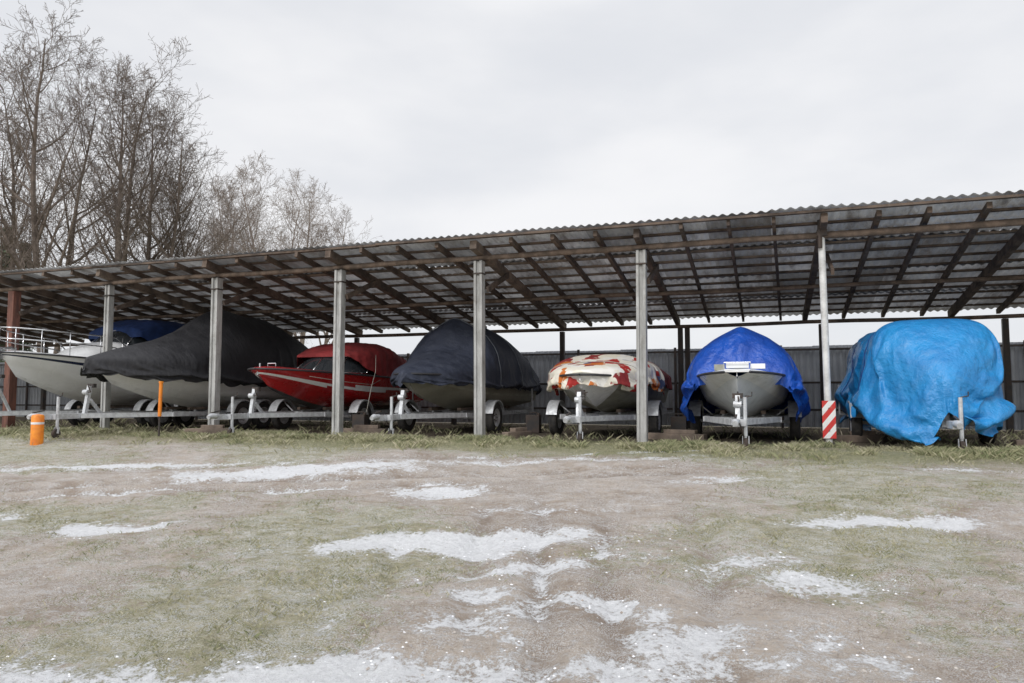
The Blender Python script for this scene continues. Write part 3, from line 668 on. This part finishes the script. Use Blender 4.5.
# run the drape of all covers
t0=time.time()
for f in range(1,27): scene.frame_set(f)
dg=bpy.context.evaluated_depsgraph_get()
for o,prox,colx,orig,row,nyy,ropes,ropem,rr in CL:
    ev=o.evaluated_get(dg); co=[v.co.copy() for v in ev.data.vertices]
    mx=max((a-b2).length for a,b2 in zip(co,orig)); print('CLOTH',o.parent.name,round(mx,3))
    o.modifiers.clear()
    if mx<1.2 and mx>0:
        for v,c in zip(o.data.vertices,co): v.co=c
    o.data.update()
    if ropes:
        mb=MB(); V=o.data.vertices
        for q in ropes:
            j=int(q*nyy); pts=[]
            for k in range(0,row):
                c=V[j*row+k].co.copy(); d=(c-Vector((0,c.y,1.0))).normalized(); pts.append(c+d*.012)
            pts=[pts[0]]+[(pts[i-1]+pts[i]*2+pts[i+1])/4 for i in range(1,len(pts)-1)]+[pts[-1]]
            mb.tube(pts,rr,5)
        mb.done('tie_down_straps',[M[ropem]],o.parent,smooth=True)
    sb=o.modifiers.new('s','SUBSURF'); sb.levels=1; sb.render_levels=1
    bpy.data.objects.remove(prox); bpy.data.collections.remove(colx)
scene.frame_set(1)
print('CLOTH TIME',time.time()-t0)

# ---------------------------------------------------------------- small things
o=empty('striped_marker_plate',6.05,-.08)
mb=MB(); mb.box((0,0,.42),(.20,.012,.60),0); mb.done('plate',[M['stripes']],o,bevel=.003)
mb=MB(); mb.tube([(0,-.010,.6),(0,.03,.6)],.012,6); mb.tube([(0,-.010,.24),(0,.03,.24)],.012,6); mb.done('bolts',[M['darksteel']],o)
zb=hz(-7.5,-3.05)
o=empty('orange_bollard',-7.5,-3.05,zb)
mb=MB(); mb.tube([(0,0,-.1),(0,0,.02),(0,0,.50),(.0,0,.53),(0,0,.545)],[.105,.105,.105,.09,.02],20,0); mb.tube([(0,0,.36),(0,0,.40)],.108,20,1); mb.done('post',[M['orange'],M['whitehull']],o,smooth='auto')
o=empty('orange_marker_pole',-6.05,-1.65,0)
mb=MB(); mb.tube([(0,0,-.1),(.0,0,.55)],.018,8,1); mb.tube([(0,0,.40),(.01,0,1.05)],.035,10,0); mb.tube([(.01,0,1.05),(.01,0,1.08)],.045,10,0); mb.done('pole',[M['orange'],M['darksteel']],o,smooth='auto')
for (x,y,l,rz) in ((-5.9,-.5,.9,.4),(-2.9,.6,1.1,.1),(.6,.4,.7,1.2),(3.5,.7,1.2,-.3),(6.6,1.2,.8,.5),(9.2,.6,1.0,.2)):
    o=empty('timber_baulk',x,y,.0,rz); mb=MB(); mb.box((0,0,.06),(l,.16,.12),0); mb.box((l*.1,.02,.155),(l*.5,.14,.07),0); mb.done('timbers',[M['wood2']],o,bevel=.008)
for (x,y) in ((3.45,1.9),(-3.3,1.2),(.35,2.2)):
    o=empty('black_fuel_can',x,y); mb=MB(); mb.box((0,0,.2),(.3,.18,.38),0); mb.tube([(-.08,0,.38),(-.08,0,.44),(.08,0,.44),(.08,0,.38)],.015,6); mb.tube([(.11,0,.38),(.12,0,.43)],.025,8); mb.done('can',[M['darksteel']],o,bevel=.02)

# ---------------------------------------------------------------- trees
def gen_tree(name,seed,H,spread=1.0,barkm='bark',n0=24,nn=(8,6,3)):
    rg=random.Random(seed); mb=MB()
    def perp(d):
        v=Vector((rg.gauss(0,1),rg.gauss(0,1),rg.gauss(0,1))); v-=d*v.dot(d); return v.normalized()
    def grow(p,d,L,r,lv):
        ns=[12,7,4,3,2][lv]; pts=[p.copy()]; rs=[r]; dirs=[]
        for i in range(ns):
            wob=[.10,.18,.22,.28,.3][lv]; d=(d+perp(d)*rg.uniform(0,wob)+Vector((0,0,[.06,.14,.10,.05,0][lv]))).normalized()
            p=p+d*L/ns; pts.append(p.copy()); q=(i+1)/ns; rs.append(max(r*(1-q*.88),.009)); dirs.append(d.copy())
        mb.tube(pts,rs,[8,5,3,3,3][lv],0,cap=False)
        if lv==4: return
        nc=[n0,*nn][lv]
        for k in range(nc):
            q=(.20+.80*(k+rg.random())/nc) if lv==0 else (.15+.85*(k+rg.random())/nc)
            q=min(q,.99); i=min(int(q*ns),ns-1); f=q*ns-i; pp=pts[i].lerp(pts[i+1],f); rr=rs[i]*(1-f)+rs[i+1]*f
            ang=math.radians(rg.uniform(30,62)); dd=(dirs[i]*math.cos(ang)+perp(dirs[i])*math.sin(ang)).normalized()
            if lv==0: l=H*.42*spread*(1.15-q*.80)*rg.uniform(.55,1.2)
            else: l=L*rg.uniform(.35,.65)*(1.15-.5*q)
            grow(pp,dd,l,max(rr*(.62 if lv==0 else .5),.011),lv+1)
    grow(Vector((0,0,-.3)),Vector((rg.uniform(-.08,.08),rg.uniform(-.08,.08),1)).normalized(),H,H*.0125,0)
    return mb.done(name,[M[barkm]])
def instance(o,name,loc,s,rz):
    c=bpy.data.objects.new(name,o.data); scene.collection.objects.link(c); c.location=loc; c.scale=(s,s,s); c.rotation_euler=(0,0,rz); return c
tA=gen_tree('bare_tree',1,21.5,1.0); tB=gen_tree('bare_tree',2,20,.95); tC=gen_tree('bare_tree',13,20,1.1,n0=20)
def W(r,f): return (CX+.942*r-.3355*f, CY+.3355*r+.942*f,0)
tA.location=W(-26.6,42); tB.location=W(-24.4,44); tC.location=W(-23.6,48)
for src,r,f,s,rz in ((tB,-30.3,45,.98,2),(tC,-31.0,50,1.05,4),(tA,-22.4,48,.84,1),(tB,-26.4,50,1.12,4.4),(tC,-21.8,50,.74,2.2)):
    instance(src,'bare_tree',W(r,f),s,rz)
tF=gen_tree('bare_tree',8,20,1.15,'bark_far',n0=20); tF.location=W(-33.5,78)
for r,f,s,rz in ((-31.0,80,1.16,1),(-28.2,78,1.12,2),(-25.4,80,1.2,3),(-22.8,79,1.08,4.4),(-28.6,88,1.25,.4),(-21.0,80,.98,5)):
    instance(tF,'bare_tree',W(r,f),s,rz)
def conifer(name,seed,H,m='needles'):
    rg=random.Random(seed); mb=MB(); mb.tube([(0,0,-.2),(0,0,H)],[H*.014,.02],6,0)
    z=H*.12
    while z<H:
        rad=H*.17*(1-(z/H))**.8+.1; n=7
        for k in range(n):
            a=rg.uniform(0,6.28); l=rad*rg.uniform(.5,1.2); dx,dy=math.cos(a),math.sin(a)
            for q in range(10):
                t=(q+rg.random())/10; x=dx*l*t; y=dy*l*t; zz=z-.35*l*t*t+.1*l*t; s=.13*(1.2-t*.5)
                for u in range(4):
                    v0=Vector((x,y,zz))+Vector((rg.gauss(0,.12),rg.gauss(0,.12),rg.gauss(0,.06))); c=[v0+Vector((rg.gauss(0,s),rg.gauss(0,s),rg.gauss(0,s*.5))) for _ in range(3)]; mb.add(c,[(0,1,2)],1)
        z+=H*.026
    return mb.done(name,[M['bark'],M[m]])
c1=conifer('spruce_tree',5,13); c1.location=W(-38.6,58)
for r,f,s,rz in ((-42.0,61,1.15,3),): instance(c1,'spruce_tree',W(r,f),s,rz)
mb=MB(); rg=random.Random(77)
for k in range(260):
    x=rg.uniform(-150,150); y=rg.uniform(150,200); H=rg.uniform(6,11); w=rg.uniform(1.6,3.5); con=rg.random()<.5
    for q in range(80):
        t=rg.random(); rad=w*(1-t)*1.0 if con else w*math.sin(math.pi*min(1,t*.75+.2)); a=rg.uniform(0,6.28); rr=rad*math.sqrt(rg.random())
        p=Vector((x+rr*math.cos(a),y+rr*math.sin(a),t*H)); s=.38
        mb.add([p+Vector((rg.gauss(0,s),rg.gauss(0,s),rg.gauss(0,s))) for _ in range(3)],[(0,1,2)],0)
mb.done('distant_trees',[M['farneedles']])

# ---------------------------------------------------------------- world, sun, camera
w=bpy.data.worlds.new('World'); scene.world=w; w.use_nodes=True; nt=w.node_tree; bg=nt.nodes['Background']
sky=N(nt,'ShaderNodeTexSky'); sky.sky_type='NISHITA'; sky.sun_disc=False; sky.sun_elevation=math.radians(35); sky.sun_rotation=math.radians(195)
tc=N(nt,'ShaderNodeTexCoord').outputs['Generated']
cl=sstep(nt,noisen(nt,tc,1.9,5,.5,(1,1,2.6)),.36,.66)
cl2=noisen(nt,tc,5,5,.55,(1,1,2.6)); 
cc=mixc(nt,cl,(.765,.785,.83),(.95,.95,.965)); cc=mixc(nt,mth(nt,'MULTIPLY',cl2,.35),cc,(.96,.96,.97))
s=N(nt,'ShaderNodeSeparateXYZ'); nt.links.new(tc,s.inputs[0])
g=mth(nt,'ADD',1.0,mth(nt,'MULTIPLY',sstep(nt,s.outputs[2],.45,.95),1.1))
sc=N(nt,'ShaderNodeVectorMath',operation='SCALE'); nt.links.new(cc,sc.inputs[0]); nt.links.new(g,sc.inputs['Scale'])
sk=N(nt,'ShaderNodeVectorMath',operation='SCALE'); nt.links.new(sky.outputs[0],sk.inputs[0]); sk.inputs['Scale'].default_value=.1
nt.links.new(mixc(nt,.95,sk.outputs[0],sc.outputs[0]),bg.inputs[0]); bg.inputs[1].default_value=1.0
sl=bpy.data.lights.new('sun','SUN'); sl.energy=1.5; sl.angle=math.radians(16); sl.color=(1,.98,.95)
so=bpy.data.objects.new('sun',sl); scene.collection.objects.link(so)
az=math.radians(195); el=math.radians(35)
d=Vector((math.sin(az)*math.cos(el),math.cos(az)*math.cos(el),math.sin(el))); so.rotation_euler=d.to_track_quat('Z','Y').to_euler()
cam=bpy.data.cameras.new('camera'); cam.lens=26; cam.sensor_width=36; cam.clip_end=6000; co=bpy.data.objects.new('camera',cam); scene.collection.objects.link(co)
co.location=(CX,CY,CZ); co.rotation_euler=(math.radians(90+4.15),0,math.radians(19.6)); scene.camera=co
